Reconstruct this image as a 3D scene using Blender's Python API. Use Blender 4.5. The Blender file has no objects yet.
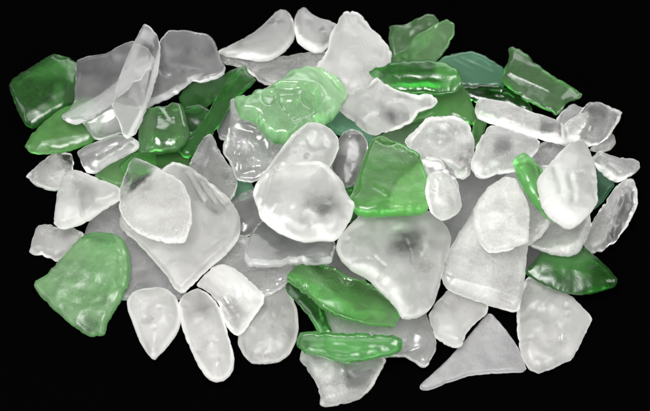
import bpy, math, random
import numpy as np
from mathutils import Vector, noise
from mathutils.geometry import delaunay_2d_cdt

# ------------------------------------------------------------------ units
# Lengths below are in "units" of 0.4 mm (one unit is about one photo pixel at the heap);
# S turns them into metres: the heap is about 25 cm wide.
S = 0.0004
rng = random.Random(11)
sc = bpy.context.scene
col = sc.collection

# ------------------------------------------------------------------ camera
EL = math.radians(62)
D = 1530.0
T = np.array([0.0, 0.0, 18.0])
F = np.array([0.0, math.cos(EL), -math.sin(EL)])
R = np.array([1.0, 0.0, 0.0])
U = np.array([0.0, math.sin(EL), math.cos(EL)])
CAM = T - F * D
cam = bpy.data.cameras.new('camera')
cam.sensor_width = 36.0
cam.lens = 36.0 * D / 650.0
cam.clip_start = 0.01
cam.clip_end = 50
cam.dof.use_dof = True
cam.dof.focus_distance = (D - 18) * S
cam.dof.aperture_fstop = 18
co = bpy.data.objects.new('camera', cam)
col.objects.link(co)
co.location = Vector(CAM * S)
co.rotation_euler = (math.pi / 2 - EL, 0, 0)
sc.camera = co


def rays(p):
    return F * D + np.outer(p[:, 0] - 325.0, R) + np.outer(205.5 - p[:, 1], U)


# ------------------------------------------------------------------ materials
def N(nt, t, **kw):
    n = nt.nodes.new(t)
    for k, v in kw.items():
        setattr(n, k, v)
    return n


def glass(name, tint, scat, frost, rough, absorb=None, dens=0.0, pit=0.5, cloud=0.22, transl=0.62, vein=0.06, grain=0.045, sheen=0.45):
    """worn glass: a clear refracting body under a frosted, light-scattering skin"""
    m = bpy.data.materials.new(name)
    m.use_nodes = True
    nt = m.node_tree
    nt.nodes.clear()
    L = nt.links.new
    out = N(nt, 'ShaderNodeOutputMaterial')
    tc = N(nt, 'ShaderNodeTexCoord')
    oi = N(nt, 'ShaderNodeObjectInfo')
    off = N(nt, 'ShaderNodeVectorMath', operation='MULTIPLY_ADD')
    comb = N(nt, 'ShaderNodeCombineXYZ')
    for i in range(3):
        L(oi.outputs['Random'], comb.inputs[i])
    off.inputs[1].default_value = (3.1, 7.7, 5.3)
    L(comb.outputs[0], off.inputs[0])
    L(tc.outputs['Object'], off.inputs[2])
    V = off.outputs[0]
    # frost amount
    at = N(nt, 'ShaderNodeAttribute', attribute_name='frost')
    n1 = N(nt, 'ShaderNodeTexNoise')
    n1.inputs['Scale'].default_value = 130
    n1.inputs['Detail'].default_value = 5
    n1.inputs['Roughness'].default_value = 0.65
    L(V, n1.inputs['Vector'])
    n2 = N(nt, 'ShaderNodeTexNoise')
    n2.inputs['Scale'].default_value = 1100
    n2.inputs['Detail'].default_value = 4
    n2.inputs['Roughness'].default_value = 0.7
    L(V, n2.inputs['Vector'])
    mr = N(nt, 'ShaderNodeMapRange')
    mr.inputs[1].default_value = 0.3
    mr.inputs[2].default_value = 0.7
    mr.inputs[3].default_value = frost - cloud
    mr.inputs[4].default_value = frost + cloud
    L(n1.outputs[0], mr.inputs[0])
    mr2 = N(nt, 'ShaderNodeMapRange')
    mr2.inputs[1].default_value = 0.3
    mr2.inputs[2].default_value = 0.7
    mr2.inputs[3].default_value = -grain
    mr2.inputs[4].default_value = grain
    L(n2.outputs[0], mr2.inputs[0])
    a1 = N(nt, 'ShaderNodeMath', operation='ADD')
    L(mr.outputs[0], a1.inputs[0])
    L(mr2.outputs[0], a1.inputs[1])
    a2 = N(nt, 'ShaderNodeMath', operation='ADD')
    L(a1.outputs[0], a2.inputs[0])
    L(at.outputs['Fac'], a2.inputs[1])
    # hair lines: healed cracks and scratches that catch the light
    n5 = N(nt, 'ShaderNodeTexNoise')
    n5.inputs['Scale'].default_value = 75
    n5.inputs['Detail'].default_value = 2.5
    n5.inputs['Distortion'].default_value = 0.6
    L(V, n5.inputs['Vector'])
    ab = N(nt, 'ShaderNodeMath', operation='SUBTRACT')
    L(n5.outputs[0], ab.inputs[0])
    ab.inputs[1].default_value = 0.54
    ab2 = N(nt, 'ShaderNodeMath', operation='ABSOLUTE')
    L(ab.outputs[0], ab2.inputs[0])
    mv = N(nt, 'ShaderNodeMapRange')
    mv.inputs[1].default_value = 0.0
    mv.inputs[2].default_value = 0.012
    mv.inputs[3].default_value = vein
    mv.inputs[4].default_value = 0.0
    L(ab2.outputs[0], mv.inputs[0])
    # worn specks
    vo = N(nt, 'ShaderNodeTexVoronoi')
    vo.inputs['Scale'].default_value = 420
    L(V, vo.inputs['Vector'])
    ms = N(nt, 'ShaderNodeMapRange')
    ms.inputs[1].default_value = 0.10
    ms.inputs[2].default_value = 0.30
    ms.inputs[3].default_value = -0.03
    ms.inputs[4].default_value = 0.0
    L(vo.outputs['Distance'], ms.inputs[0])
    a3 = N(nt, 'ShaderNodeMath', operation='ADD')
    L(mv.outputs[0], a3.inputs[0])
    L(ms.outputs[0], a3.inputs[1])
    a4 = N(nt, 'ShaderNodeMath', operation='ADD')
    L(a2.outputs[0], a4.inputs[0])
    L(a3.outputs[0], a4.inputs[1])
    a2 = a4
    cl = N(nt, 'ShaderNodeClamp')
    cl.inputs[1].default_value = 0.02
    cl.inputs[2].default_value = 0.93
    L(a2.outputs[0], cl.inputs[0])
    # pits
    n3 = N(nt, 'ShaderNodeTexNoise')
    n3.inputs['Scale'].default_value = 1900
    n3.inputs['Detail'].default_value = 3
    L(V, n3.inputs['Vector'])
    n4 = N(nt, 'ShaderNodeTexNoise')
    n4.inputs['Scale'].default_value = 260
    n4.inputs['Detail'].default_value = 3
    L(V, n4.inputs['Vector'])
    hm = N(nt, 'ShaderNodeMath', operation='MULTIPLY_ADD')
    hm.inputs[1].default_value = 0.28
    L(n3.outputs[0], hm.inputs[0])
    L(n4.outputs[0], hm.inputs[2])
    bp = N(nt, 'ShaderNodeBump')
    bp.inputs['Strength'].default_value = pit
    bp.inputs['Distance'].default_value = 0.0012
    L(hm.outputs[0], bp.inputs['Height'])
    # gloss: where 'gloss' attribute is high the face is freshly broken and shiny
    ag = N(nt, 'ShaderNodeAttribute', attribute_name='gloss')
    rr = N(nt, 'ShaderNodeMapRange')
    rr.inputs[1].default_value = 0
    rr.inputs[2].default_value = 1
    rr.inputs[3].default_value = rough
    rr.inputs[4].default_value = 0.07
    L(ag.outputs['Fac'], rr.inputs[0])
    # refraction stays fairly clear, the worn skin reflects dully
    rs = N(nt, 'ShaderNodeMapRange')
    rs.inputs[1].default_value = 0
    rs.inputs[2].default_value = 1
    rs.inputs[3].default_value = sheen
    rs.inputs[4].default_value = 0.07
    L(ag.outputs['Fac'], rs.inputs[0])
    rf = N(nt, 'ShaderNodeBsdfRefraction')
    rf.inputs['Color'].default_value = (*tint, 1)
    rf.inputs['IOR'].default_value = 1.48
    L(rr.outputs[0], rf.inputs['Roughness'])
    L(bp.outputs[0], rf.inputs['Normal'])
    rg = N(nt, 'ShaderNodeBsdfGlossy')
    rg.inputs[0].default_value = (1, 1, 1, 1)
    L(rs.outputs[0], rg.inputs['Roughness'])
    L(bp.outputs[0], rg.inputs['Normal'])
    fg = N(nt, 'ShaderNodeFresnel')
    fg.inputs[0].default_value = 1.48
    L(bp.outputs[0], fg.inputs['Normal'])
    gl = N(nt, 'ShaderNodeMixShader')
    L(fg.outputs[0], gl.inputs[0])
    L(rf.outputs[0], gl.inputs[1])
    L(rg.outputs[0], gl.inputs[2])
    df = N(nt, 'ShaderNodeBsdfDiffuse')
    df.inputs[0].default_value = (*scat, 1)
    L(bp.outputs[0], df.inputs['Normal'])
    tr = N(nt, 'ShaderNodeBsdfTranslucent')
    tr.inputs[0].default_value = (*scat, 1)
    L(bp.outputs[0], tr.inputs['Normal'])
    m1 = N(nt, 'ShaderNodeMixShader')
    m1.inputs[0].default_value = transl
    L(df.outputs[0], m1.inputs[1])
    L(tr.outputs[0], m1.inputs[2])
    m2 = N(nt, 'ShaderNodeMixShader')
    L(cl.outputs[0], m2.inputs[0])
    L(gl.outputs[0], m2.inputs[1])
    L(m1.outputs[0], m2.inputs[2])
    # thin surface sheen over everything
    gs = N(nt, 'ShaderNodeBsdfGlossy')
    gs.inputs[0].default_value = (1, 1, 1, 1)
    L(rs.outputs[0], gs.inputs['Roughness'])
    L(bp.outputs[0], gs.inputs['Normal'])
    fr = N(nt, 'ShaderNodeFresnel')
    fr.inputs[0].default_value = 1.4
    L(bp.outputs[0], fr.inputs['Normal'])
    fm = N(nt, 'ShaderNodeMath', operation='MULTIPLY')
    L(fr.outputs[0], fm.inputs[0])
    L(cl.outputs[0], fm.inputs[1])
    m3 = N(nt, 'ShaderNodeMixShader')
    L(fm.outputs[0], m3.inputs[0])
    L(m2.outputs[0], m3.inputs[1])
    L(gs.outputs[0], m3.inputs[2])
    L(m3.outputs[0], out.inputs['Surface'])
    if absorb:
        va = N(nt, 'ShaderNodeVolumeAbsorption')
        va.inputs['Color'].default_value = (*absorb, 1)
        va.inputs['Density'].default_value = dens
        L(va.outputs[0], out.inputs['Volume'])
    return m


W = (0.97, 0.97, 0.97)
MAT = {
    # milky white, heavily frosted
    'white': glass('milky_white_glass', (0.992, 0.990, 0.978), (0.97, 0.965, 0.945), 0.33, 0.36, pit=0.16, cloud=0.09),
    # white but clearer, more of what lies below shows
    'semi': glass('frosted_clear_glass', (0.992, 0.990, 0.980), (0.965, 0.96, 0.945), 0.23, 0.26, pit=0.16, cloud=0.08),
    # grey smooth thin panes
    'grey': glass('satin_clear_glass', (0.99, 0.988, 0.99), (0.95, 0.945, 0.95), 0.165, 0.22, cloud=0.05, pit=0.08, grain=0.03, sheen=0.4, vein=0.02),
    # hardly frosted
    'clear': glass('clear_glass', (0.99, 0.99, 0.985), (0.95, 0.95, 0.94), 0.14, 0.20, cloud=0.05, pit=0.05, vein=0.03, grain=0.02, sheen=0.25),
    'green': glass('green_glass', (0.88, 0.98, 0.86), (0.36, 0.76, 0.26), 0.20, 0.28, (0.09, 0.73, 0.08), 135, pit=.10, cloud=.06, grain=.04, sheen=.30),
    'deep': glass('deep_green_glass', (0.76, 0.95, 0.75), (0.14, 0.48, 0.11), 0.13, 0.24, (0.03, 0.62, 0.05), 250, pit=.10, cloud=.06, grain=.04, sheen=.30),
    'mist': glass('misty_green_glass', (0.89, 0.975, 0.88), (0.56, 0.80, 0.52), 0.32, 0.30, (0.20, 0.72, 0.21), 110, pit=.10, cloud=.06, grain=.04, sheen=.30),
    'chalk': glass('chalky_green_glass', (0.86, 0.97, 0.86), (0.44, 0.72, 0.38), 0.35, 0.36, (0.06, 0.68, 0.08), 200, pit=.2, cloud=.12, sheen=.36),
    'olive': glass('grey_green_glass', (0.89, 0.965, 0.86), (0.34, 0.60, 0.29), 0.20, 0.30, (0.14, 0.67, 0.10), 180, pit=.10, cloud=.06, grain=.04, sheen=.30),
    'teal': glass('teal_glass', (0.86, 0.96, 0.92), (0.26, 0.57, 0.38), 0.26, 0.28, (0.12, 0.66, 0.28), 150, pit=.10, cloud=.06, grain=.04, sheen=.30),
}

# ------------------------------------------------------------------ black cloth
gm = bpy.data.materials.new('black_velvet')
gm.use_nodes = True
b = gm.node_tree.nodes['Principled BSDF']
b.inputs['Base Color'].default_value = (0.0006, 0.0005, 0.00055, 1)
b.inputs['Roughness'].default_value = 1.0
b.inputs['Specular IOR Level'].default_value = 0.0
me = bpy.data.meshes.new('ground')
g_ = 3.0
nn = 24
vs = [((i / nn - 0.5) * 2 * g_, (j / nn - 0.5) * 2 * g_, 0) for j in range(nn + 1) for i in range(nn + 1)]
fs = [(j * (nn + 1) + i, j * (nn + 1) + i + 1, (j + 1) * (nn + 1) + i + 1, (j + 1) * (nn + 1) + i) for j in range(nn) for i in range(nn)]
me.from_pydata(vs, [], fs)
go = bpy.data.objects.new('ground', me)
col.objects.link(go)
me.materials.append(gm)
go['kind'] = 'structure'

# ------------------------------------------------------------------ heap height field (for resting pieces on those below)
CELL = 2.0
HX, HY = 460, 420
GX, GY = int(2 * HX / CELL), int(2 * HY / CELL)
H = np.zeros((GX, GY))


def cells(p):
    i = np.clip(((p[:, 0] + HX) / CELL).astype(int), 0, GX - 1)
    j = np.clip(((p[:, 1] + HY) / CELL).astype(int), 0, GY - 1)
    return i, j


# ------------------------------------------------------------------ outline tools
def area(p):
    x, y = p[:, 0], p[:, 1]
    return 0.5 * np.sum(x * np.roll(y, -1) - y * np.roll(x, -1))


def smooth_outline(pts, t, wob, seed):
    p = np.array(pts, float)
    if area(p) < 0:
        p = p[::-1]
    # counter the extra outline that the thickness adds towards / away from the lens
    e = np.roll(p, -1, 0) - np.roll(p, 1, 0)
    n = np.stack([e[:, 1], -e[:, 0]], 1)
    n /= np.linalg.norm(n, axis=1)[:, None] + 1e-9
    p = p + n * 0.9 - n * (0.30 * t / 2 * math.cos(EL) * np.abs(n[:, 1]))[:, None]
    for cut in (0.10, 0.25):
        q = np.roll(p, -1, 0)
        p = np.stack([p * (1 - cut) + q * cut, p * cut + q * (1 - cut)], 1).reshape(-1, 2)
    # resample
    q = np.vstack([p, p[:1]])
    d = np.concatenate([[0], np.cumsum(np.linalg.norm(np.diff(q, axis=0), axis=1))])
    m = max(24, int(d[-1] / 1.3))
    s = np.linspace(0, d[-1], m, endpoint=False)
    p = np.stack([np.interp(s, d, q[:, 0]), np.interp(s, d, q[:, 1])], 1)
    e = np.roll(p, -1, 0) - np.roll(p, 1, 0)
    n = np.stack([e[:, 1], -e[:, 0]], 1)
    n /= np.linalg.norm(n, axis=1)[:, None] + 1e-9
    w = np.array([noise.noise(Vector((x * .16, y * .16, seed))) * 1.0 + noise.noise(Vector((x * .45, y * .45, seed + 9))) * .45 for x, y in p])
    nick = np.array([max(0, noise.noise(Vector((x * .23, y * .23, seed + 40))) - .22) for x, y in p])
    return p + n * (w * wob - nick * 3.2 * wob)[:, None], n


def seg_dist(P, B):
    A = B
    C = np.roll(B, -1, 0)
    best = np.full(len(P), 1e9)
    inside = np.zeros(len(P), bool)
    for a, c in zip(A, C):
        v = c - a
        L2 = max(v @ v, 1e-9)
        t = np.clip(((P - a) @ v) / L2, 0, 1)
        dd = P - (a + t[:, None] * v)
        best = np.minimum(best, (dd * dd).sum(1))
        if a[1] != c[1]:
            cond = (a[1] > P[:, 1]) != (c[1] > P[:, 1])
            xi = (c[0] - a[0]) * (P[:, 1] - a[1]) / (c[1] - a[1]) + a[0]
            inside ^= cond & (P[:, 0] < xi)
    return np.sqrt(best), inside


def inside_poly(P, poly):
    return seg_dist(P, np.array(poly, float))


SH, PB, CH = 'glass_shard', 'glass_pebble', 'glass_chunk'


# ------------------------------------------------------------------ one piece of glass
def piece(name, label, mat, outline, t=13, r=None, frost=0.0, gloss=0.0, dome=0.2, und=1.0, wob=0.8,
          chips=3, tilt=(0, 0), feats=(), damp=0.75, lift=0.0, group=None, cat=None, power=2.0, facets=None):
    seed = rng.random() * 100
    prng = random.Random(int(seed * 1000))
    if name == PB:
        wob *= .45
    B, nrm = smooth_outline(outline, t, wob, seed)
    size = math.sqrt(abs(area(B)))
    if r is None:
        r = t * 0.45
    # interior points: rings that follow the outline, then a jittered grid
    P = []
    for f in (0.06, 0.2, 0.42, 0.7, 1.0):
        P.append((B - nrm * (r * f))[::1])
    P = np.vstack(P)
    fr = np.repeat([0.06, 0.2, 0.42, 0.7, 1.0], len(B)) * r
    dd, ins = seg_dist(P, B)
    P = P[ins & (dd > fr * 0.93)]
    step = 1.25 if size > 30 else 1.1
    x0, y0 = B.min(0)
    x1, y1 = B.max(0)
    gx, gy = np.meshgrid(np.arange(x0, x1, step), np.arange(y0, y1, step))
    G = np.stack([gx.ravel(), gy.ravel()], 1)
    G = G + np.array([(prng.random() - .5, prng.random() - .5) for _ in range(len(G))]) * step * .5
    dg, ig = seg_dist(G, B)
    G = G[ig & (dg > r * 1.02)]
    pts = np.vstack([B, P, G])
    nb = len(B)
    res = delaunay_2d_cdt([Vector(p) for p in pts], [(i, (i + 1) % nb) for i in range(nb)], [list(range(nb))], 1, 1e-5)
    p2 = np.array([(v[0], v[1]) for v in res[0]])
    tris = res[2]
    orig = res[3]
    isb = np.array([any(o < nb for o in oo) for oo in orig])
    d, _ = seg_dist(p2, B)
    d[isb] = 0
    # -- thickness profile
    k = np.clip(d / r, 0, 1)
    prof = (1 - (1 - k) ** power) ** (1 / power)
    dmax = d.max()
    ht = t / 2 * prof * (1 + dome * np.clip(d / dmax, 0, 1) ** 0.8)
    hb = t / 2 * prof * (1 + 0.35 * dome * np.clip(d / dmax, 0, 1))
    fz = np.full(len(p2), frost)
    gz = np.full(len(p2), gloss)
    # slow undulation
    w = np.array([noise.noise(Vector((x * .045, y * .045, seed))) + .45 * noise.noise(Vector((x * .11, y * .11, seed + 3))) for x, y in p2])
    w2 = np.array([noise.noise(Vector((x * .05, y * .05, seed + 31))) for x, y in p2])
    fine = np.array([noise.noise(Vector((x * .3, y * .3, seed + 5))) for x, y in p2])
    ht = ht + prof * (und * 1.6 * w + .08 * und * fine)
    hb = hb + prof * und * 1.3 * w2
    # conchoidal chips along the rim
    fl = list(feats)
    for _ in range(chips):
        i = prng.randrange(nb)
        rad = size * prng.uniform(.10, .26)
        c = B[i] + nrm[i] * rad * prng.uniform(.15, .6)
        fl.append(('scoop', c[0], c[1], rad, t * prng.uniform(.12, .30)))
    nfac = {'glass_chunk': 3, 'glass_shard': 1, 'glass_pebble': 1}[name] if facets is None else facets
    for _ in range(nfac):                 # flat break faces that slope away to the rim
        i = prng.randrange(nb)
        c = B[i] - nrm[i] * size * prng.uniform(.22, .42)
        a_ = math.atan2(nrm[i][1], nrm[i][0]) + prng.uniform(-.4, .4)
        tx, ty = math.sin(a_), -math.cos(a_)
        if (tx * nrm[i][1] - ty * nrm[i][0]) < 0:
            tx, ty = -tx, -ty
        fl.append(('cut', c[0], c[1], c[0] + tx, c[1] + ty, prng.uniform(.10, .28) * min(1, t / (size * .34))))
    if mat in ('white', 'semi'):          # clearer and cloudier patches of its own
        for _ in range(3):
            a0 = p2[prng.randrange(len(p2))]
            rr_ = size * prng.uniform(.10, .24)
            bl = [(a0[0] + rr_ * prng.uniform(.5, 1.2) * math.cos(q_), a0[1] + rr_ * prng.uniform(.4, 1.1) * math.sin(q_)) for q_ in (0, .9, 1.8, 2.7, 3.6, 4.5, 5.4)]
            fl.append(('frost', bl, prng.choice((-.08, -.06, .07, .09)), rr_ * .5))
        for _ in range(5):                # little crescent nicks and pits
            a0 = p2[prng.randrange(len(p2))]
            fl.append(('scoop', a0[0], a0[1], prng.uniform(1.4, 3.8), prng.uniform(.5, 1.3)))
        for _ in range(2):                # scratches
            a0 = p2[prng.randrange(len(p2))]
            q_ = prng.uniform(0, math.pi)
            ln = size * prng.uniform(.12, .3)
            fl.append(('groove', a0[0], a0[1], a0[0] + ln * math.cos(q_), a0[1] + ln * math.sin(q_), prng.uniform(.8, 1.3), prng.uniform(.5, 1.1)))
        a0 = p2[prng.randrange(len(p2))]
        rr_ = size * prng.uniform(.12, .2)
        bl = [(a0[0] + rr_ * math.cos(q_), a0[1] + rr_ * prng.uniform(.6, 1) * math.sin(q_)) for q_ in (0, 1.2, 2.4, 3.6, 4.8)]
        fl.append(('crumble', bl, prng.uniform(.9, 1.8), .9))
        fl.append(('gloss', bl, prng.uniform(.5, .95), 4))   # a fresh, shiny break
    for f in fl:
        kd = f[0]
        if kd == 'cut':          # plane cut: falls away on the right of the line (slope < 0: on the left)
            _, ax, ay, bx, by, sl = f
            L_ = math.hypot(bx - ax, by - ay)
            s = ((bx - ax) * (p2[:, 1] - ay) - (by - ay) * (p2[:, 0] - ax)) / L_
            ht = ht - prof * abs(sl) * np.maximum(s if sl > 0 else -s, 0)
        elif kd == 'scoop':
            _, cx, cy, rad, dep = f
            q = ((p2[:, 0] - cx) ** 2 + (p2[:, 1] - cy) ** 2) / rad ** 2
            ht = ht - prof * dep * np.maximum(1 - q, 0)
        elif kd == 'bscoop':     # hollow on the underside
            _, cx, cy, rad, dep = f
            q = ((p2[:, 0] - cx) ** 2 + (p2[:, 1] - cy) ** 2) / rad ** 2
            hb = hb - prof * dep * np.maximum(1 - q, 0)
        elif kd == 'bump':
            _, cx, cy, rad, dep = f
            q = ((p2[:, 0] - cx) ** 2 + (p2[:, 1] - cy) ** 2) / rad ** 2
            ht = ht + prof * dep * np.exp(-q * 2)
        elif kd == 'ripple':
            _, cx, cy, rad, wl, amp = f
            q = np.hypot(p2[:, 0] - cx, p2[:, 1] - cy)
            ht = ht + prof * amp * np.abs(np.sin(q / wl * math.pi)) * np.clip((rad - q) / 6, 0, 1)
        elif kd == 'groove':     # a scratch or crack line
            _, ax, ay, bx, by, wd, dep = f
            v = np.array([bx - ax, by - ay])
            tt = np.clip(((p2 - [ax, ay]) @ v) / (v @ v), 0, 1)
            q = np.linalg.norm(p2 - (np.array([ax, ay]) + tt[:, None] * v), axis=1)
            ht = ht - prof * dep * np.exp(-(q / wd) ** 2)
        elif kd in ('plate', 'frost', 'gloss'):
            _, poly, amt, soft = f
            q, ii = inside_poly(p2, poly)
            q = np.where(ii, q, -q)
            mk = np.clip(q / soft * .5 + .5, 0, 1)
            mk = mk * mk * (3 - 2 * mk)
            if kd == 'plate':
                ht = ht + prof * amt * mk
            elif kd == 'frost':
                fz = fz + amt * mk
            else:
                gz = np.maximum(gz, amt * mk)
        elif kd == 'crumble':
            _, poly, amt = f[:3]
            big_ = f[3] if len(f) > 3 else 1.0
            q, ii = inside_poly(p2, poly)
            mk = np.where(ii, np.clip(q / 4, 0, 1), 0)
            pp = np.array(poly, float)
            lo_, hi_ = pp.min(0), pp.max(0)
            big = np.zeros(len(p2))
            for _k in range(max(4, int(abs(area(pp)) / 42 / big_ ** 2))):     # overlapping conchoidal scallops with ridges between
                cx, cy = prng.uniform(lo_[0], hi_[0]), prng.uniform(lo_[1], hi_[1])
                rad = big_ * prng.choice((3.5, 5, 7, 9, 12)) * prng.uniform(.8, 1.2)
                an = prng.uniform(0, math.pi)
                ux = (p2[:, 0] - cx) * math.cos(an) + (p2[:, 1] - cy) * math.sin(an)
                uy = (p2[:, 1] - cy) * math.cos(an) - (p2[:, 0] - cx) * math.sin(an)
                qq = (ux / (rad * 1.5)) ** 2 + (uy / rad) ** 2
                big = np.maximum(big, (1 - qq) * rad * prng.uniform(.10, .17))
            ht = ht - prof * amt * .42 * mk * big
    ht = np.maximum(ht, -hb + prof * min(3.0, t * .3))
    ht[isb] = 0
    hb[isb] = 0
    # -- let it come to rest on whatever lies below
    cen = p2.mean(0)
    ry = rays(p2)
    rc = rays(cen[None])[0]
    n = np.array([0, 0, 1.0])
    C = CAM + rc * ((t / 2 - CAM[2]) / rc[2])
    for it in range(5):
        s = ((C - CAM) @ n) / (ry @ n)
        M = CAM + ry * s[:, None]
        bot = M - hb[:, None] * n
        i, j = cells(bot)
        hh = H[i, j]
        if it < 3:
            A = np.stack([bot[:, 0] - C[0], bot[:, 1] - C[1], np.ones(len(bot))], 1)
            sol = np.linalg.lstsq(A, hh, rcond=None)[0]
            gxv, gyv = sol[0] * damp + math.tan(math.radians(tilt[0])), sol[1] * damp + math.tan(math.radians(tilt[1]))
            gl_ = math.hypot(gxv, gyv)
            mx = math.tan(math.radians(30))
            if gl_ > mx:
                gxv, gyv = gxv * mx / gl_, gyv * mx / gl_
            n = np.array([-gxv, -gyv, 1.0])
            n /= np.linalg.norm(n)
            s = ((C - CAM) @ n) / (ry @ n)
            M = CAM + ry * s[:, None]
            bot = M - hb[:, None] * n
            i, j = cells(bot)
            hh = H[i, j]
        gap = bot[:, 2] - hh
        dz = -np.percentile(gap, 0.6)
        zc = C[2] + dz
        C = CAM + rc * ((zc - CAM[2]) / rc[2])
    C = C + np.array([0, 0, lift])
    s = ((C - CAM) @ n) / (ry @ n)
    M = CAM + ry * s[:, None]
    top = M + ht[:, None] * n
    bot = M - hb[:, None] * n
    lo = bot[:, 2].min()
    if lo < 0.1:
        top[:, 2] += 0.1 - lo
        bot[:, 2] += 0.1 - lo
        C = C + np.array([0, 0, 0.1 - lo])
    i, j = cells(top)
    np.maximum.at(H, (i, j), top[:, 2])
    # -- mesh
    nv = len(p2)
    bi = np.arange(nv)
    mp = np.where(isb, bi, -1)
    inner = np.where(~isb)[0]
    mp[inner] = nv + np.arange(len(inner))
    verts = np.vstack([top, bot[inner]])
    faces = []
    for f in tris:
        a_, b_, c_ = f
        faces.append((c_, b_, a_))
        faces.append((int(mp[a_]), int(mp[b_]), int(mp[c_])))
    # photo y points down: fix winding so that normals point out
    a_, b_, c_ = faces[0]
    if np.cross(verts[b_] - verts[a_], verts[c_] - verts[a_]) @ n < 0:
        faces = [(x[2], x[1], x[0]) for x in faces]
    base = np.array([C[0], C[1], bot[:, 2].min()])
    me = bpy.data.meshes.new(name)
    me.from_pydata(((verts - base) * S).tolist(), [], faces)
    me.polygons.foreach_set('use_smooth', [True] * len(me.polygons))
    for nm, arr in (('frost', fz), ('gloss', gz)):
        at = me.attributes.new(nm, 'FLOAT', 'POINT')
        at.data.foreach_set('value', np.concatenate([arr, arr[inner]]).astype(np.float32))
    me.materials.append(MAT[mat])
    me.update()
    o = bpy.data.objects.new(name, me)
    col.objects.link(o)
    o.location = Vector(base * S)
    o['label'] = label
    green = mat in ('green', 'deep', 'mist', 'olive', 'teal', 'chalk')
    o['category'] = cat or 'sea glass'
    o['group'] = group or ('pieces of green sea glass in the heap' if green else 'pieces of white and clear sea glass in the heap')
    return o


# pieces are listed from the bottom of the heap upwards; outlines are (x, y) in units, y towards the viewer
# ---- lying on the cloth
piece(SH, 'flat smooth grey pane under the big white slab, right of the flat green piece', 'grey',
      [(84,236),(92,218),(108,204),(126,196),(150,215),(172,262),(188,288),(181,299),(160,301),(140,300),(122,300),(98,290),(88,262)], t=8, dome=0, und=.6, chips=1, frost=.03, wob=.4)
piece(CH, 'white wedge with a dark fractured pit, lowest of the heap under the ribbed green bar', 'semi',
      [(301,352),(300,360),(306,368),(316,382),(321,396),(320,404),(325,407),(340,405),(360,399),(372,388),(380,372),(386,361),(383,354),(360,340),(330,338),(308,342)], t=17, frost=.08,
      feats=[('cut',338,345,334,410,-.10),('groove',338,362,336,384,2.2,5),('frost',[(343,368),(376,368),(366,388),(345,392)],-.2,4),('crumble',[(336,364),(346,368),(356,380),(350,390),(338,388)],2.5),('gloss',[(336,364),(346,368),(356,380),(350,390),(338,388)],.5,9)])
piece(SH, 'wide clear shard with a wavy bottom rim below the long green shard', 'clear',
      [(318,304),(335,306),(352,314),(375,318),(400,312),(426,312),(431,328),(436,342),(435,350),(431,358),(429,365),(423,368),(414,361),(404,356),(380,357),(350,350),(328,338)], t=12, frost=.10,
      feats=[('cut',390,325,432,322,-.12),('cut',425,310,432,360,-.2),('groove',398,352,420,349,2,2.5),('scoop',412,350,13,5)])
piece(SH, 'flat grey triangle with a long pointed tip at the bottom edge of the heap', 'grey',
      [(489,312),(498,322),(506,331),(514,342),(521,354),(526,369),(522,372),(505,372.5),(491,373),(471,375),(448,382),(430,389.5),(420,389.5),(420,385),(442,366),(462,345)], t=9, dome=0, und=.6, chips=1, frost=.14, r=2.5, wob=.35)
piece(CH, 'white chunk with a notched tip between the wavy clear shard and the grey triangle', 'white',
      [(429,316),(437,302),(446,292),(458,284),(478,290),(489,303),(487,313),(476,322),(468,330),(464,339),(462,345),(458,348),(450,346),(443,343),(435,337),(433,328)], t=15, frost=.02,
      feats=[('groove',438,302,447,308,1.3,1.5),('cut',446,296,458,345,-.12)])
piece(PB, 'heart shaped white pebble lying at the bottom left beside the tall oval one', 'white',
      [(127,301),(132,293),(142,288),(158,286),(168,289),(176,296),(180,308),(181,320),(178,332),(170,344),(163,352),(155,360),(151,358.5),(146,352),(140,342),(134,326),(128,310)], t=22, r=14, frost=.08, chips=1, dome=.3,
      feats=[('cut',133,326,152,360,.22),('scoop',152,318,12,1.6)])
piece(PB, 'tall oval white pebble pointing down with a grey dimple near its top', 'white',
      [(179,302),(184,295),(190,291),(198,288),(208,293),(216,301),(221,311),(225,324),(228,335),(231,345),(234,358),(233,369),(230,376),(224,381),(216,382.5),(209,380),(204,375),(198,365),(192,352),(186,339),(182,326)], t=22, r=15, frost=.06, chips=0, dome=.3,
      feats=[('scoop',199,308,15,4.5),('bump',216,339,7,1.5),('frost',[(188,298),(204,296),(214,308),(206,322),(192,318)],-.14,9)])
piece(PB, 'rounded white pebble with fine scratches under the fan shaped chunk', 'white',
      [(240,326),(248,312),(258,298),(272,287),(284,284),(292,295),(297,311),(298,328),(296,341),(290,354),(280,362),(265,364.5),(251,363.5),(244,356),(238,344)], t=20, r=12, frost=-.02, chips=1,
      feats=[('groove',252,322,268,306,1.2,1.2),('groove',262,326,274,308,1,1),('groove',274,330,282,312,1.2,1.2),('cut',240,330,296,322,.07)])
piece(CH, 'large white kite shaped chunk with small pits at the lower right corner of the heap', 'white',
      [(517,316),(518,308),(521,292),(524,281),(530,275.5),(538,279),(550,287),(562,292),(574,299),(584,309),(590,315),(592,320),(588,328),(583,338),(578,349),(572,359),(560,365),(548,371),(538,373.5),(530,369.5),(523,359),(520,347),(518,331)], t=18, frost=.02, chips=2,
      feats=[('cut',570,300,552,372,-.17),('scoop',546,318,11,3),('scoop',535,314,9,2.5),('scoop',564,310,4,2.5),('scoop',565,318,3.5,2.5),('groove',557,330,558,346,1.8,2.5),('scoop',524,318,6,4),('scoop',524,288,7,4),('gloss',[(518,282),(530,280),(532,296),(520,298)],.6,4)])
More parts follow.
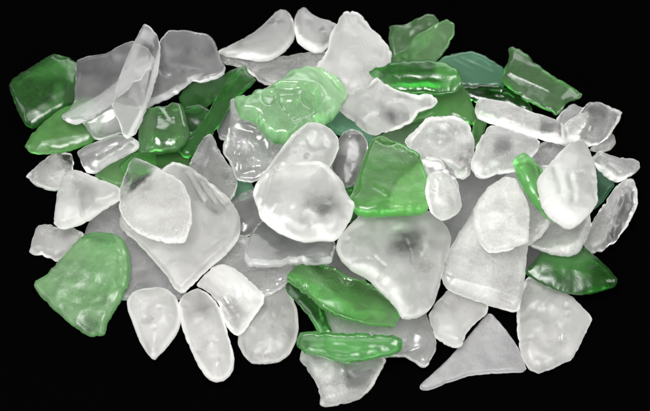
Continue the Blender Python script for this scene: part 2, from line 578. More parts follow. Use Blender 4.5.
piece(SH, 'tiny square white fragment at the far left beside the flat green piece', 'white',
      [(30,252),(32,246),(34,238),(36,230),(39,226),(50,225),(60,228),(74,229),(84,234),(80,246),(68,256),(58,261.5),(46,257),(32,254)], t=14, frost=-.04, wob=1)
piece(CH, 'small white nugget with a dark clear corner at the far left edge', 'semi',
      [(26,177),(29,172),(37,167),(46,158),(53,152),(58,150.5),(65,152),(71,154),(73,163),(73,172),(68,186),(59,191),(48,190),(33,184)], t=17, frost=.05,
      feats=[('scoop',66,157,8,6),('frost',[(58,153),(71,154),(73,166),(62,164)],-.35,4),('cut',36,168,66,176,.12),('gloss',[(58,153),(71,154),(73,176),(62,172)],.8,5)])
piece(SH, 'blunt green shard with a bright lower edge below the angular dark green one', 'green',
      [(25.5,147),(27,142),(33,134),(42,126),(58,112),(84,100),(104,104),(98,126),(97,137),(94,142),(82,146),(70,150),(60,152.5),(40,154),(30,152)], t=14, r=5, dome=0, und=.6, frost=.06,
      feats=[('cut',28,146,95,135,.35)])
piece(SH, 'green sliver showing between the clear oblong and the big white slab', 'green',
      [(94,177),(105,164),(128,152),(150,148),(156,168),(140,186),(125,192),(110,186)], t=11, frost=.05)
piece(SH, 'dark green shard seen through the clear box shaped piece', 'deep',
      [(92,110),(112,102),(138,104),(142,122),(130,138),(108,140),(94,130)], t=9, frost=-.06)
piece(SH, 'dark green shard with shiny flecks, narrow strip under the glossy olive block', 'green',
      [(118,166),(136,153),(160,149),(180,147),(192,155),(190,167),(176,174),(160,176),(140,174),(124,176)], t=12, gloss=.6, frost=-.08,
      feats=[('crumble',[(136,152),(182,150),(180,166),(140,168)],2.5)])
# ---- back row
piece(SH, 'teal shard with fine lines behind the heap, left of the thick green slab', 'teal',
      [(437,63),(444,57),(458,53),(472,52),(480,54.5),(492,61),(502,68),(507,75),(508,83),(502,88),(484,89),(460,88),(446,84),(438,74)], t=9, dome=0, und=.5, frost=.06, tilt=(0,10),
      feats=[('groove',454,62,472,72,1.4,.4),('groove',460,60,492,74,1.4,.4)])
piece(SH, 'dark glossy green shard under the thick green slab, above the long clear bar', 'deep',
      [(458,88),(480,85),(500,86),(512,92),(524,101),(532,108),(533,113),(524,113),(506,108),(482,104),(464,98)], t=10, gloss=.5, frost=-.04,
      feats=[('crumble',[(474,88),(504,90),(506,100),(480,100)],4)])
piece(CH, 'thick green slab with a torn right end at the upper right of the heap', 'olive',
      [(508.5,48),(513,47),(518,48.5),(528,56),(540,68),(554,78),(566,84),(578,91),(582,94),(581,98),(574,100),(567,103),(562,111),(558,115),(544,108),(526,100),(512,90),(501,80),(503,73),(508,63),(510,54)], t=20, r=4, dome=0, und=.8, power=1.6, frost=.03, tilt=(0,6),
      feats=[('cut',500,73,562,103,.75),('cut',570,90,556,104,-.5),('groove',510,92,524,93,1.5,2),('gloss',[(566,92),(580,92),(578,100),(560,112),(556,104)],.7,4),('gloss',[(502,80),(524,92),(522,98),(504,86)],.5,4)])
piece(SH, 'curved white petal behind the two pointed ones, above the pale green chunk', 'semi',
      [(218,52),(240,52),(262,56),(280,58),(296,55),(310,52.5),(327,52),(324,60),(316,68),(300,80),(280,86),(266,86),(256,78),(246,70),(236,66),(225,64),(219,60)], t=11, frost=-.02, chips=0)
piece(PB, 'long white petal shaped piece rising to a rounded tip at the top', 'white',
      [(218,51.5),(224,48.5),(240,41),(256,32),(268,21),(274,14),(280,10.5),(285,10.5),(290,15),(293,21),(295,32),(293,42),(286,50),(278,56),(268,61),(258,61),(240,58),(226,56)], t=15, r=9, frost=-.02, chips=0, und=.6,
      feats=[('cut',228,52,288,40,.22),('frost',[(236,46),(270,24),(284,16),(290,30),(270,44)],-.12,8)])
piece(PB, 'short white petal shaped piece with a crinkled face beside the long one at the top', 'white',
      [(295,19),(298,12.5),(302,8.5),(306,9),(312,15),(320,19),(330,21),(336,24),(336.5,30),(333,38),(329,46),(322,52),(314,52.5),(304,47.5),(297,41),(295,30)], t=16, r=8, frost=-.08, chips=1,
      feats=[('crumble',[(304,26),(322,26),(330,44),(314,48),(304,38)],3)])
piece(SH, 'upright green shard at the very top, behind the lighter green leaf shaped one', 'olive',
      [(389.5,27),(397,26),(406,25),(418,19),(428,14.5),(434,16),(439,22),(437,36),(426,48),(412,60),(398,64),(391,54),(389.5,38)], t=9, dome=0, tilt=(0,12), frost=.0,
      feats=[('groove',398,44,428,28,3,1)])
piece(SH, 'leaf shaped green shard leaning at the top, in front of an upright green one', 'olive',
      [(387,66),(392,56),(400,52),(409,47),(415,37),(426,30.5),(436,24),(447,19),(454,25),(453,35),(447,48),(440,57),(432,66),(420,70),(400,70)], t=9, dome=0, tilt=(0,10), frost=.06,
      feats=[('groove',420,34,454,22,1.2,1.2),('frost',[(388,60),(412,48),(410,64)],-.2,5)])
piece(CH, 'big white pyramid shaped chunk at the top of the heap with one bright glint', 'white',
      [(344,11.5),(350,10),(358,12),(364,18),(370,26),(376,32),(382,38),(388,46),(392,53),(390,62),(386,74),(376,86),(366,94),(350,97),(336,90),(326,78),(314,67),(322,58),(329,48),(330,36),(336,25),(340,18)], t=24, r=10, frost=.12, chips=4, wob=1.1,
      feats=[('cut',350,10,378,80,-.18),('scoop',354,38,6,2),('cut',345,50,330,90,.15),('crumble',[(340,14),(366,16),(384,44),(384,68),(366,60)],4,1.2)])
piece(SH, 'slim grey clear fragment nearly hidden in the gap beside the long diagonal green shard', 'grey',
      [(218,130),(220,120),(227,108),(240,106),(244,118),(236,132),(226,141),(220,139)], t=8)
piece(SH, 'dark green shard with a broad lobe below the smoky clear slab', 'deep',
      [(183,106),(178,98),(188,86),(206,78),(220,78),(226,74),(238,68),(240,78),(226,92),(212,102),(202,111),(194,115.5),(186,113)], t=9, frost=.05, chips=1)
piece(SH, 'nearly black green shard in the dark gap beside the olive block', 'deep',
      [(182,108),(200,104),(214,114),(206,130),(194,138),(184,136)], t=8, frost=-.05)
piece(SH, 'long diagonal green shard with a teal lower end and a notched upper tip', 'deep',
      [(236,69),(245,65),(247,71),(251,76),(256,80),(249,88),(238,96),(230,106),(220,124),(212,136),(202,147),(191,157),(182,158),(177,150),(184,142),(198,128),(210,110),(218,96),(226,82)], t=10, dome=0, frost=.06, chips=1,
      feats=[('crumble',[(206,106),(222,86),(228,92),(212,112)],4),('gloss',[(206,106),(226,80),(232,90),(212,112)],.6,4)])
# ---- upper left group
piece(CH, 'angular dark green piece at the far left with a pale worn band', 'deep',
      [(9.6,87),(13,80),(26,71),(40,62),(54,54),(60,55.5),(69,57.5),(76,62.5),(78,70),(77,80),(76,92),(73,104),(64,111),(44,122),(38,126),(32,128.5),(25,125),(20,115),(15,103)], t=17, r=5, dome=0, frost=.04, tilt=(0,4), und=.7,
      feats=[('cut',12,88,48,60,-.3),('cut',70,56,64,112,-.35),('frost',[(30,80),(46,72),(62,60),(76,64),(76,84),(66,80),(48,80)],.22,6),('frost',[(56,90),(64,86),(64,108),(44,120),(40,116),(54,104)],.2,3),('cut',30,78,66,84,-.12)])
piece(SH, 'clear box shaped piece with a thick white lower rim, left of the olive block', 'clear',
      [(82,121),(96,113),(110,104),(125,105),(138,108),(141,117),(137,128),(130,135),(122,134),(108,138.5),(96,141.5),(88,131)], t=16, r=5, dome=0, frost=.04,
      feats=[('cut',86,129,138,118,.4),('groove',108,126,128,112,1.2,1.5)])
piece(PB, 'clear oblong with greenish tint and dark crack below the clear box shaped piece', 'clear',
      [(78,153),(80,150),(90,145),(100,141),(118,135),(130,136),(139,142),(138,148),(122,157),(106,165),(95,173.5),(87,173),(82,164)], t=15, r=7, frost=.08,
      feats=[('cut',90,166,138,142,.4),('groove',100,160,122,148,1.5,2)])
piece(CH, 'glossy olive green block with blinding white highlights, left of the diagonal green shard', 'olive',
      [(140,122),(142,112),(150,109),(160,108),(172,105),(182,104),(184,114),(187,124),(189,134),(184,144),(176,150),(158,152),(140,153),(138.5,145),(139.5,132)], t=18, r=5, dome=0, gloss=.5, frost=.03, und=1.2,
      feats=[('cut',138,146,190,140,.5),('crumble',[(158,106),(174,106),(182,124),(172,128),(160,114)],3,.8),('bump',158,136,9,4),('gloss',[(158,104),(176,105),(184,126),(170,148),(144,146),(148,128)],1,6)])
piece(SH, 'smoky clear slab with a straight top edge, left of the white petals', 'grey',
      [(162,39),(168,31),(178,31),(190,32),(207,35),(212,39),(216,46),(218,53),(220,60),(225,68),(224,74),(212,80),(200,82),(192,80),(182,89),(170,97.5),(158,102),(147,107),(138,110),(136,98),(145,72),(155,48)], t=10, r=3, dome=0, und=.4, chips=2, frost=-.04,
      feats=[('plate',[(166,44),(206,42),(214,58),(216,72),(196,72),(170,66)],-1.2,4),('frost',[(204,76),(194,77),(182,86),(166,95),(142,105),(142,112),(160,103),(184,92),(198,82)],.26,1.4),('groove',158,66,163,76,1.3,1.6),('groove',163,76,170,79,1.3,1.6),('groove',170,79,180,74,1.3,1.6)])
piece(SH, 'clear wide flake with a pale yellow rim beside the angular dark green piece', 'grey',
      [(77,62),(90,57.5),(104,56),(113,51),(124,44),(133,41),(146,51),(151,60),(148,69),(140,80),(125,93),(110,106),(92,118),(76,124),(68,122),(61,117.5),(70,111),(75,103),(76.5,84)], t=8, r=2.5, dome=0, und=.5, chips=2, frost=-.08, tilt=(0,4),
      feats=[('frost',[(61,118),(72,113),(100,98),(120,82),(138,64),(147,58),(149,66),(140,79),(125,92),(110,105),(92,117),(70,122)],.24,1.4),('frost',[(112,58),(140,54),(138,60),(116,62)],.08,2),('cut',146,66,84,116,-.55),('cut',104,58,140,58,-.18)])
piece(CH, 'tall clear blade with a pointed tip standing over the clear wide flake', 'clear',
      [(144,24),(150,28),(157,37),(160,50),(158.5,66),(154,86),(148,104),(142,120),(135,134),(128,139),(124,135),(119,120),(113,106),(118,82),(127,58),(134,44),(139,34)], t=9, r=2.5, dome=.1, frost=.02, chips=2,
      feats=[('cut',156,40,140,112,-.5),('cut',146,24,132,120,.10),('frost',[(159,46),(162,60),(146,108),(130,140),(126,137),(143,104),(155,60)],.30,1.3),('frost',[(134,44),(146,24),(142,44),(122,92),(116,92)],.06,3),('frost',[(146,34),(155,42),(150,70),(138,100),(134,80)],-.08,3)])
# ---- centre back
piece(SH, 'pale teal flat shard wedged below the pale green chunk, mostly hidden', 'teal',
      [(322,124),(338,110),(352,114),(366,128),(380,138),(366,147),(350,140),(336,133)], t=9, dome=0, frost=.25)
piece(SH, 'small teal corner peeping out above the large central white chunk', 'teal',
      [(230,186),(238,178),(248,180),(254,188),(250,200),(238,204),(230,198)], t=10)
piece(SH, 'dim clear shard with shiny scratches left of the large central white chunk', 'clear',
      [(228,206),(238,195),(254,189),(268,200),(270,220),(258,230),(244,238),(236,236),(229,222)], t=12, gloss=.5, frost=.02)
piece(SH, 'clear glassy plate with shiny wrinkles under the clear thick rimmed slab', 'clear',
      [(208,266),(222,248),(238,234),(256,240),(278,256),(296,262),(297,274),(287,284),(272,294),(258,298),(236,290),(218,280)], t=10, gloss=.7, frost=.12,
      feats=[('groove',248,270,290,266,1.5,2),('ripple',280,278,16,5,1.2)])
piece(SH, 'thin dark clear sliver in the gap above the long green shard', 'clear',
      [(322,266),(332,246),(344,254),(356,266),(366,276),(364,284),(350,284),(334,276)], t=8, frost=-.04)
piece(SH, 'dull grey smooth shard behind the big clear triangle, right of the small white pebble', 'grey',
      [(440,224),(446,204),(448,184),(456,168),(474,166),(497,171),(514,169),(524,176),(524,196),(506,216),(484,236),(464,252),(450,256),(443,242)], t=9, dome=0, und=.3, frost=.02)
piece(SH, 'grey green flat shard lying between the two white lumps right of centre', 'olive',
      [(374,138),(394,130),(410,122),(424,111),(440,106),(450,112),(436,122),(420,132),(410,144),(400,150),(386,142)], t=9, dome=0, frost=.04)
piece(SH, 'bright green upright shard below the green bar, touching the clear bar', 'green',
      [(436,92),(452,84),(462,86),(468,95),(474,110),(475,124),(464,124),(448,118),(432,118),(416,122),(408,121),(420,112),(432,106)], t=11, frost=.04, tilt=(0,6))
piece(CH, 'dark green bar with rippled shiny front and a pale grainy right end', 'deep',
      [(368.5,72),(372,69),(384,69),(390,65),(400,63.5),(420,62.5),(437,62.5),(449,65),(459,72),(462,83),(456,91),(440,94),(425,92),(412,92.5),(400,91),(388,86),(377,80)], t=18, r=5, dome=0, und=.8, frost=.08,
      feats=[('cut',380,72,400,82,.4),('cut',398,79,442,81,.5),('crumble',[(398,80),(442,82),(440,92),(398,90)],5),('gloss',[(392,78),(446,80),(444,92),(392,90)],.5,3),('frost',[(436,64),(460,68),(462,84),(446,88),(436,78)],.35,4)])
piece(CH, 'white angular lump with faint green tints just below the white pyramid', 'white',
      [(339,109),(342,98),(349,91),(360,88),(368,86),(372,81),(377,77),(386,83),(398,90),(410,93),(430,93),(436,97),(438,102),(432,108),(420,112),(412,122),(398,129.5),(378,136),(368,135),(356,125),(344,115)], t=21, r=7, frost=-.02, und=1.2,
      feats=[('cut',346,94,400,128,-.22),('scoop',396,116,14,5),('cut',372,92,430,106,-.15),('frost',[(384,108),(406,116),(396,124),(380,118)],-.25,5)])
piece(CH, 'clear fractured chunk with glassy facets below the left end of the pale green chunk', 'clear',
      [(230,101),(236,97),(244,110),(258,116),(274,130),(288,140),(284,152),(272,166),(258,180),(246,182),(236,179),(230,163),(223,151),(224,142),(228,132),(231,118)], t=22, r=6, gloss=.45, frost=.12, und=1.6, chips=4, wob=1,
      feats=[('cut',236,120,284,150,.3),('cut',232,130,244,176,.4),('cut',236,172,282,152,.4),('scoop',262,146,14,6),('scoop',244,152,10,5),('crumble',[(232,126),(276,136),(270,166),(238,172)],4,1.6)])
piece(CH, 'large pale green chunk with shiny broken facets near the top centre', 'mist',
      [(235,98),(241,95),(250,92),(262,88),(270,85),(282,78),(291,70),(298,67),(306,66),(316,66),(325,67.5),(332,72),(338,76),(344,85),(346,94),(344,102),(340,110),(334,118),(326,125),(312,124),(300,134),(288,142),(276,141),(266,135),(257,125),(252,117),(240,114),(237,106)], t=27, r=4.5, frost=.12, und=2.0, chips=5, gloss=.1, wob=1.7,
      feats=[('frost',[(290,68),(330,66),(346,92),(336,116),(322,108),(318,86),(296,82)],.35,8),('cut',262,92,286,142,.12),('cut',288,78,322,126,-.12),
             ('crumble',[(272,84),(318,88),(320,116),(292,130),(276,110)],8,2.2),('scoop',312,100,13,6),('scoop',288,108,12,5),('scoop',268,104,9,4),('gloss',[(256,90),(322,84),(322,118),(292,136),(262,124)],.9,6),('cut',300,70,338,112,-.2),('cut',240,112,262,92,-.15)])
piece(PB, 'grey rounded pebble beside the pale green square, right of the white egg', 'semi',
      [(331,170),(338,142),(344,132),(352,128),(361,132),(367,142),(366,160),(359,180),(351,194),(344,190),(335,178)], t=18, r=8, frost=-.12, gloss=.2,
      feats=[('cut',336,150,350,194,.3),('frost',[(338,158),(350,158),(356,174),(348,186),(336,176)],-.2,5)])
piece(PB, 'white egg shaped pebble behind the large central chunk, under the pale green one', 'white',
      [(262,176),(270,164),(280,150),(292,134),(307,122),(319,122),(331,128.5),(338,138),(339,147),(334,160),(325,178),(300,190),(276,188)], t=22, r=12, frost=-.05, und=1.4,
      feats=[('crumble',[(300,130),(326,130),(328,150),(306,152)],2.2)])
piece(CH, 'clear nugget with a bright ring shaped glow, right of the pale green lump', 'semi',
      [(406,139),(409,134),(416,129),(426,118),(432,115),(444,115.5),(454,115),(462,118),(470,126),(472,135),(474,144),(473,156),(471,168),(469,176),(464,179.5),(454,176),(446,170),(437,168),(428,166),(419,158),(408,148)], t=24, r=8, frost=.16, gloss=.12, und=1.1,
      feats=[('scoop',440,138,15,5),('bump',440,140,7,4),('cut',456,176,472,140,-.3),('scoop',462,164,9,4),('frost',[(456,146),(472,146),(470,174),(458,174)],-.2,4)])
piece(SH, 'clear sliver peeping out between the clear nugget and the little white pebble', 'clear',
      [(416,156),(440,158),(454,170),(458,194),(446,208),(430,192),(422,174)], t=10, frost=.06)
piece(SH, 'dark green sliver in the gap left of the green square block', 'deep',
      [(338,190),(352,184),(364,196),(366,214),(348,224),(338,210)], t=9)
# ---- right side
piece(SH, 'thin green stick standing between the clear nugget and the clear bar', 'green',
      [(478,114),(487,119),(484,133),(477,149),(472.5,147),(473,134),(474,122)], t=9, gloss=.4, frost=-.04)
piece(SH, 'small dark teal shard showing behind the white diamond on the right', 'teal',
      [(584,164),(592,160),(601,160),(606,168),(613,178),(614,186),(604,200),(594,210),(586,200)], t=10, gloss=.4, frost=-.05)
piece(SH, 'dim clear shard between the clear bar and the white diamond', 'clear',
      [(528,156),(537,146),(552,138),(568,143),(566,156),(552,172),(538,172)], t=11, frost=.1)
piece(CH, 'small white block tucked behind the wide smoky block at the right', 'semi',
      [(556,121),(561,113),(568,106.5),(574,104.5),(583,108),(586,122),(572,138),(560,138)], t=13, frost=.04)
piece(PB, 'tiny round clear pebble under the corner of the wide smoky block', 'semi',
      [(590,150),(596,142),(604,135),(610,132.5),(614.5,137),(615.5,143),(611,149.5),(604,152),(596,151.5)], t=12, r=6, frost=.08, chips=1)
piece(SH, 'white fin shaped shard pointing right at the right end of the heap', 'semi',
      [(592,158),(598,151.5),(606,155),(616,158),(626,157.5),(633,158.5),(639,162),(640,167),(634,174),(624,180),(616,182),(608,178),(600,170)], t=14, r=6, frost=.04,
      feats=[('cut',600,160,622,180,-.2),('groove',606,168,618,176,1.5,2)])
piece(CH, 'long white chunk with a crinkled dark right rim at the right edge', 'semi',
      [(628,177),(632,179),(635,184),(637,196),(637,204),(634,213),(626,228),(616,241),(602,251.5),(590,253),(583,248),(585,238),(590,226),(598,212),(608,198),(618,184)], t=18, r=6, frost=.10, wob=1.1,
      feats=[('cut',622,184,598,248,-.35),('crumble',[(620,186),(636,190),(636,206),(620,236),(604,248),(604,236)],5),('frost',[(622,190),(636,190),(634,212),(616,240),(602,248),(606,232)],-.25,4),('gloss',[(618,186),(636,190),(634,212),(614,242),(600,248)],.7,4)])
piece(SH, 'dim grey fragment in the gap left of the right hand green shard', 'grey',
      [(520,246),(532,242),(546,250),(544,264),(534,276),(522,272)], t=7, frost=-.1)
piece(SH, 'green shard with a bright pointed right end, below the pale white wedge', 'deep',
      [(526,272),(532,264),(539,255),(548,248),(562,246),(574,246),(583,244),(587,251),(595,258),(604,265),(610,271),(617,280),(614,287),(600,291.5),(580,294.5),(564,292.5),(548,286),(535,279)], t=15, r=5, dome=.1, frost=.02, chips=2,
      feats=[('cut',536,262,604,284,.35),('cut',588,250,606,290,-.25),('frost',[(538,262),(556,252),(590,258),(586,280),(560,276)],.22,6),('gloss',[(592,260),(616,276),(612,288),(590,290)],.6,5)])
piece(CH, 'wide smoky block with squared corners at the right, above the white diamond', 'semi',
      [(561,130),(566,122),(578,114),(586,104),(591,101),(600,103),(610,106.5),(619,110),(622.6,113),(620,120),(613,130),(608,138),(600,144),(590,146),(580,144),(566,146),(561,142)], t=19, r=5, dome=.05, frost=.0, und=1.0,
      feats=[('cut',600,104,594,146,-.18),('cut',612,110,604,140,-.5),('groove',606,112,614,116,1.4,2),('scoop',590,134,5,3),('frost',[(582,110),(606,108),(600,132),(586,126)],-.14,6)])
piece(CH, 'wide clear chunk with a green tint under the clear bar', 'semi',
      [(473,158),(477,146),(482,136),(489,126),(502,126),(514,130),(530,136),(541,141),(538,150),(530,160),(522,168),(515,171),(500,173),(485,178),(476,175),(472,167)], t=18, r=7, frost=.08,
      feats=[('cut',478,160,530,140,.15),('frost',[(494,142),(508,142),(508,156),(494,156)],-.25,6)])
piece(PB, 'long clear bar lying across the upper right of the heap', 'semi',
      [(475.5,110),(477,101.5),(481,98.5),(494,101.5),(506,104),(518,108),(534,114.5),(550,119),(562,124),(567,134),(566,144),(550,141),(530,135),(510,128),(490,122),(477,117)], t=14, r=5, dome=.05, frost=.12, chips=1,
      feats=[('frost',[(540,120),(560,124),(562,140),(540,138)],-.2,3),('groove',541,119,540,140,1.2,1.5),('groove',560,124,561,142,1.2,1.5),('scoop',480,104,5,3),('cut',480,113,564,138,.12)])
piece(SH, 'pale white wedge under the white diamond, above the right hand green shard', 'semi',
      [(529,242),(538,232),(546,222),(552,212),(572,208),(590,212),(590,226),(586,237),(582,245.5),(576,252),(566,254),(550,252.5),(542,248.5),(533,245)], t=15, r=5, frost=.02,
      feats=[('cut',572,254,590,226,-.2),('cut',530,240,548,218,-.15)])
piece(SH, 'cream coloured shard behind the curved green blade', 'semi',
      [(500,184),(508,173),(520,168),(530,180),(541,196),(552,214),(548,226),(538,238),(528,246),(516,232),(506,212)], t=12, frost=.02)
piece(SH, 'curved bright green blade standing on edge left of the white diamond', 'green',
      [(514.5,161),(516.5,155.5),(522,153.5),(529,156.5),(534,162),(543,169),(546,185),(548,198),(555,212),(561,220),(556,222),(546,215.5),(534,201.5),(526,189),(518,173)], t=14, r=5, frost=.0, chips=0,
      feats=[('cut',530,157,556,222,-.5),('groove',529,160,546,205,1.6,2)])
piece(CH, 'white diamond shaped chunk with two bright slanting ridges on the right', 'white',
      [(539,178),(544,170),(556,156),(563,149),(568,144.5),(576,141.5),(582,142),(586,150),(591,162),(595,178),(597,190),(597.6,202),(591,213),(583,221),(574,227.5),(568,225),(558,219),(550,212),(544,203),(542.5,195),(540,186)], t=22, r=7, frost=.03, und=.8,
      feats=[('cut',569,144,573,226,-.10),('groove',551,172,557,198,3.5,2.2),('groove',564,184,569,206,3.5,2.4),('bump',562,200,6,3),('cut',546,176,562,224,.15)])
# ---- lower right
piece(CH, 'big clear triangular slab with white rims, right of the largest white lump', 'semi',
      [(441,280),(447,256),(455,240),(468,219),(480,198),(488,187),(496,182),(505,185),(518,200),(527,225),(527,244),(525.5,262),(523,287),(519,310),(513,312),(500,308),(485,304),(466,297),(448,290)], t=15, r=4, dome=0, und=.5, chips=1, frost=.07, power=1.7,
      feats=[('cut',440,277,520,300,.5),('frost',[(446,276),(480,206),(482,246),(492,262),(488,296)],.10,7),('groove',500,299,511,303,1.4,1.6),('cut',522,200,517,308,-.5)])
piece(SH, 'rounded frosted pane resting on top of the big clear triangular slab', 'semi',
      [(473,222),(475,207),(489,187),(504,177),(516,180),(527,202),(529,214),(528,242),(517,246),(506,251),(488,252.5),(480,243)], t=11, r=3, dome=.0, frost=.06, und=.8,
      feats=[('scoop',494,228,14,2.5),('crumble',[(508,238),(526,236),(526,244),(510,250)],2)])
# ---- lower centre
piece(CH, 'fan shaped white chunk with feathery ridges left of the scratched pebble', 'white',
      [(196,285),(205,275),(214,267),(224,264),(235,268),(245,276),(255,286),(264,295),(262.5,303),(252,318),(243,332),(237,337),(229,330),(223,318),(219,304),(211,294)], t=17, r=5, frost=.10, chips=2,
      feats=[('groove',222,300,234,318,2,2.5),('groove',228,296,240,316,1.6,2),('groove',236,306,246,300,1.4,1.8),('groove',230,318,242,312,1.4,1.8),('cut',214,292,262,296,.12),('ripple',210,300,50,7,.5),('frost',[(222,300),(238,300),(246,314),(236,326),(226,314)],-.2,5)])
piece(SH, 'narrow dark green shard with a pointed foot under the long green shard', 'deep',
      [(285,285),(292,280),(304,280),(318,290),(324,306),(328,320),(333,334),(327,339),(320,335),(311,319),(302,308),(294,299),(287,292)], t=11, gloss=.5, frost=-.02)
piece(CH, 'flat ribbed green bar with a whitish worn face at the bottom centre', 'deep',
      [(298,338),(300,332.5),(308,331.5),(318,331.5),(336,332),(356,332.5),(376,334),(392,335),(400,338),(402,342),(402,349),(393,355),(380,357),(364,361),(346,364),(334,361),(320,356),(305,354),(298,347)], t=12, r=3, dome=0, frost=.10, gloss=.0, und=1.0, wob=1.2, facets=2, power=1.6,
      feats=[('crumble',[(302,336),(398,338),(396,350),(346,358),(306,350)],.7,2.2),('frost',[(316,342),(330,336),(366,344),(358,350),(322,350)],.15,5),('cut',372,338,404,350,.12)])
piece(CH, 'long bright green shard slanting across the lower centre', 'green',
      [(287.5,277),(294,268),(304,262),(313,262.5),(326,265),(337,268),(350,277),(364,280),(376,287),(390,297),(401,305),(400,317),(394,326),(374,322.5),(350,317.5),(334,312.5),(320,302.5),(308,292.5),(294,283.5)], t=15, r=4, dome=0, frost=-.05, chips=3, und=1.1, wob=1.3,
      feats=[('cut',292,276,338,302,.55),('cut',330,303,400,315,.6),('scoop',326,272,10,4),('scoop',345,277,12,6),('gloss',[(306,262),(334,264),(362,280),(352,292),(318,278)],.8,11),('frost',[(300,268),(340,290),(392,304),(384,316),(340,306),(306,286)],.1,8)])
piece(SH, 'clear thick rimmed slab with a bright front rim under the large central white chunk', 'grey',
      [(244.5,257),(246,249),(250,236),(257,226),(266,219),(290,222),(318,226),(332,238),(335,246),(333,255),(332,262),(320,263),(302,263),(290,263),(278,265),(262,266),(248,265)], t=11, r=3, dome=0, und=.4, chips=1, power=1.5, frost=-.08,
      feats=[('cut',244,257,334,255,.35),('plate',[(288,226),(330,232),(322,244),(310,250),(297,250),(289,240)],-1.6,2.5)])
piece(SH, 'broad flat green piece with a chalky face at the lower left', 'chalk',
      [(34,285),(36,281),(48,274),(58,263.5),(68,251.5),(78,240),(86,234.5),(94,232.5),(100,232),(108,233),(115,234.5),(122,239),(126,247),(129,257),(129,268),(129,278),(126,289),(121,300),(108,320),(104,334),(97,336),(90,337),(82,332.5),(74,326.5),(56,311.5),(42,298)], t=14, r=5, dome=.05, frost=.06, und=.8, chips=2,
      feats=[('frost',[(74,320),(84,317),(98,322),(103,332),(90,336),(78,330)],-.2,3),('scoop',90,326,13,2),('frost',[(84,236),(112,235),(116,244),(96,244),(84,242)],-.3,4),('scoop',103,240,12,3.5),('gloss',[(80,238),(116,234),(118,246),(92,248)],1.0,3),
             ('cut',36,284,78,328,.25),('crumble',[(52,282),(80,270),(112,284),(108,306),(84,312),(60,304)],1.6),('crumble',[(118,250),(129,254),(127,290),(116,292)],3)])
piece(SH, 'white three cornered shard at the left, between the small nugget and big slab', 'white',
      [(54,223),(56,210),(58,196),(62,180),(69,170),(80,171),(90,175),(108,182),(121,189),(121,199),(111,204.5),(100,212),(92,218.5),(80,224.5),(68,228.5),(58,228)], t=17, r=6, frost=.04, und=.8,
      feats=[('cut',62,176,120,196,-.2),('frost',[(76,184),(96,188),(98,204),(82,216),(78,204)],-.18,6),('crumble',[(90,178),(118,190),(112,200),(96,190)],2),('groove',81,196,84,218,1.6,2)])
piece(SH, 'clear pointed triangle shard behind the upper edge of the big white slab', 'semi',
      [(204,139),(208,134.5),(211.5,134.5),(218,149),(225,161),(234,172),(237,184),(232,199),(222,208),(205,198),(192,180),(190,165),(197,150)], t=11, r=4, dome=0, frost=-.06, chips=2)
piece(SH, 'biggest white slab of the heap, its corner pointing down, left of centre', 'white',
      [(119,224),(121,214),(128,202),(144,188),(158,174),(167,167),(173,163),(180,163),(190,167),(200,174),(210,182),(220,190),(228,198),(235,207),(239.5,218),(239.5,230),(236,243),(222,257),(206,270),(195,281),(186,290),(180,292.5),(174,288),(167,275.5),(148,254.5),(136,241),(124,232)], t=16, r=4, dome=0, und=.7, chips=1, power=1.7, frost=-.02,
      feats=[('cut',238,238,184,290,-.45),('crumble',[(170,165),(206,178),(236,212),(224,226),(192,206)],3,1.7),('groove',196,178,216,206,1.5,2),('groove',188,176,204,204,2,3),('cut',176,160,236,236,-.3),('groove',206,182,228,212,1.6,2.2),('scoop',182,168,9,4),('frost',[(172,168),(204,176),(230,206),(214,220),(192,196)],-.16,6)])
piece(SH, 'thin rounded frosted flake lying on the big white slab, greenish at its top', 'semi',
      [(119.5,197),(121,189),(123.5,180),(130,165),(134,158.5),(143,161),(154,166),(163,172),(174,177),(184,185),(190,200),(191,222),(185,241),(172,243),(155,240),(138,233),(126,222.5),(120,210)], t=10, r=4, dome=.1, und=.6, chips=1, frost=.0,
      feats=[('frost',[(126,176),(134,162),(152,168),(150,186),(132,196)],-.25,8),('groove',128,198,134,182,1.2,.7)])
piece(CH, 'green square block with a pale frosted lower corner near the centre', 'green',
      [(348,201),(353,192),(357.5,178),(363,162),(368,148),(373,140),(380,135.5),(390,139.5),(402,146.5),(413,152.5),(421,158),(422.5,167),(427,180),(430.5,194),(430.5,203),(427,211),(415,214),(398,214),(375,216),(358,214),(352,207)], t=18, r=5, dome=0, frost=.02, gloss=.0, und=.35, facets=1, tilt=(0,-11),
      feats=[('frost',[(388,206),(393,190),(404,180),(421,166),(432,196),(428,214),(392,214)],.2,2.5),('plate',[(388,206),(393,190),(404,180),(421,166),(432,196),(428,214),(392,214)],-.8,6),('cut',376,136,422,160,-.4),('groove',374,192,384,199,1.3,1.6),('gloss',[(372,138),(420,156),(422,166),(376,146)],.8,3)])
piece(PB, 'little white pebble touching the pale corner of the green square block', 'semi',
      [(428,178),(431,173),(438,170),(446,173),(454,177),(457,185),(458.5,195),(460.5,206),(457,214),(450,219),(442,221.5),(433,215),(428.5,203),(426.5,190)], t=18, r=8, frost=.02, chips=2,
      feats=[('bump',443,205,7,3),('groove',428,182,431,190,1.5,3)])
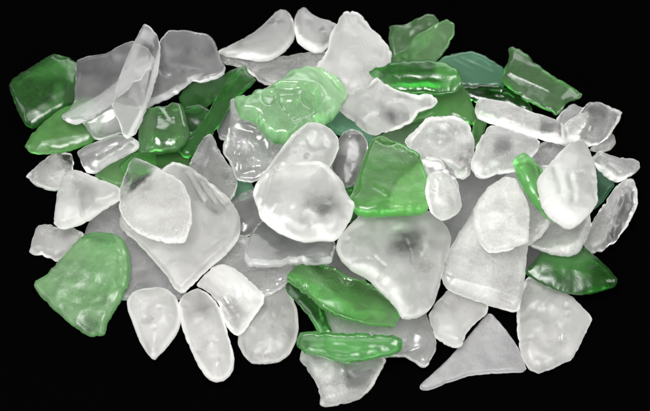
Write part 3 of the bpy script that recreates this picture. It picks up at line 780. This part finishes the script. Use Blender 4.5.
piece(CH, 'largest white lump, right of centre, with a dark inner shadow and crack lines', 'white',
      [(337,244),(339,236),(350,224),(362,212),(372,205),(382,203),(396,205.5),(412,208.5),(428,211.5),(440,220),(446.5,231),(449.5,243),(446.5,256),(443,267),(439,286),(434,304),(428,312),(420,316.5),(410,318),(402,316),(398,306.5),(384,291.5),(367,275.5),(353,268.5),(342,257)], t=26, r=9, frost=-.04, und=1.5, chips=2, dome=.25, facets=2, wob=.4,
      feats=[('frost',[(394,238),(416,240),(420,256),(404,264),(386,256)],-.35,12),('groove',401,248,404,258,1.0,1.2),('groove',404,258,408,272,.9,.9),('groove',352,262,366,264,1.5,2),('groove',371,262,382,272,1.2,2),('cut',376,256,440,268,.10),('crumble',[(338,232),(354,230),(358,262),(344,260)],2),('scoop',362,236,16,2.5),('bscoop',404,248,26,6)])
piece(CH, 'large white chunk on top at the very centre with a glowing lower lip', 'white',
      [(253.5,194),(255,186),(260,179),(270,170),(278,165.5),(292,164.5),(303,164.5),(314,163.5),(322,165),(330,170),(336,177),(344,186),(346.5,196),(351,202),(354.5,206),(352,216),(346,226.5),(340,236),(334,239.5),(320,240),(306,241),(292,237),(276,230),(266,222),(259,215),(257.5,206)], t=27, r=9, frost=-.02, und=1.3, chips=2, dome=.25, facets=1, wob=.4,
      feats=[('groove',270,180,262,206,2,3.5),('plate',[(252,196),(268,172),(274,182),(264,206),(260,214)],-3,3),('cut',262,214,346,206,.16),('bscoop',318,212,30,3),('frost',[(304,206),(334,200),(342,216),(320,222),(300,216)],-.25,8),('crumble',[(262,172),(290,168),(286,180),(268,184)],2),('gloss',[(262,166),(290,166),(280,182),(264,184)],.5,5)])


# ------------------------------------------------------------------ lamps (studio softboxes)
def lamp(name, loc, target, sx, sy, power, color=(1, 1, 1)):
    l = bpy.data.lights.new(name, 'AREA')
    l.shape = 'RECTANGLE'
    l.size = sx
    l.size_y = sy
    l.energy = power
    l.color = color
    o = bpy.data.objects.new(name, l)
    col.objects.link(o)
    o.location = loc
    o.rotation_euler = (Vector(target) - Vector(loc)).to_track_quat('-Z', 'Y').to_euler()


lamp('overhead_softbox_lamp', (-0.06, -0.16, 0.55), (0.0, -0.02, 0.0), 0.30, 0.24, 7.0, (1, 0.993, 0.984))
lamp('rear_softbox_lamp', (0.10, 0.52, 0.26), (0, 0, 0.01), 0.50, 0.22, 2.4, (0.985, 0.985, 1))
lamp('left_softbox_lamp', (-0.52, -0.05, 0.24), (0, 0, 0.01), 0.30, 0.26, 1.2, (0.99, 0.99, 1))
lamp('right_softbox_lamp', (0.52, 0.0, 0.24), (0, 0, 0.01), 0.30, 0.26, 1.5, (0.99, 0.99, 1))
lamp('front_softbox_lamp', (0.0, -0.52, 0.20), (0, 0, 0.01), 0.50, 0.20, 1.8, (1, 0.995, 0.985))


w = bpy.data.worlds.new('World')
sc.world = w
w.use_nodes = True
w.node_tree.nodes['Background'].inputs[0].default_value = (1, 1, 1, 1)
w.node_tree.nodes['Background'].inputs[1].default_value = 0.0

sc.render.engine = 'CYCLES'
cy = sc.cycles
cy.max_bounces = 32
cy.transmission_bounces = 32
cy.diffuse_bounces = 18
cy.glossy_bounces = 8
cy.transparent_max_bounces = 16
cy.sample_clamp_indirect = 10
cy.caustics_refractive = True
cy.caustics_reflective = True
cy.use_denoising = True
vs_ = sc.view_settings
vs_.view_transform = 'Standard'
vs_.look = 'None'
vs_.exposure = -0.03
vs_.gamma = 1.0
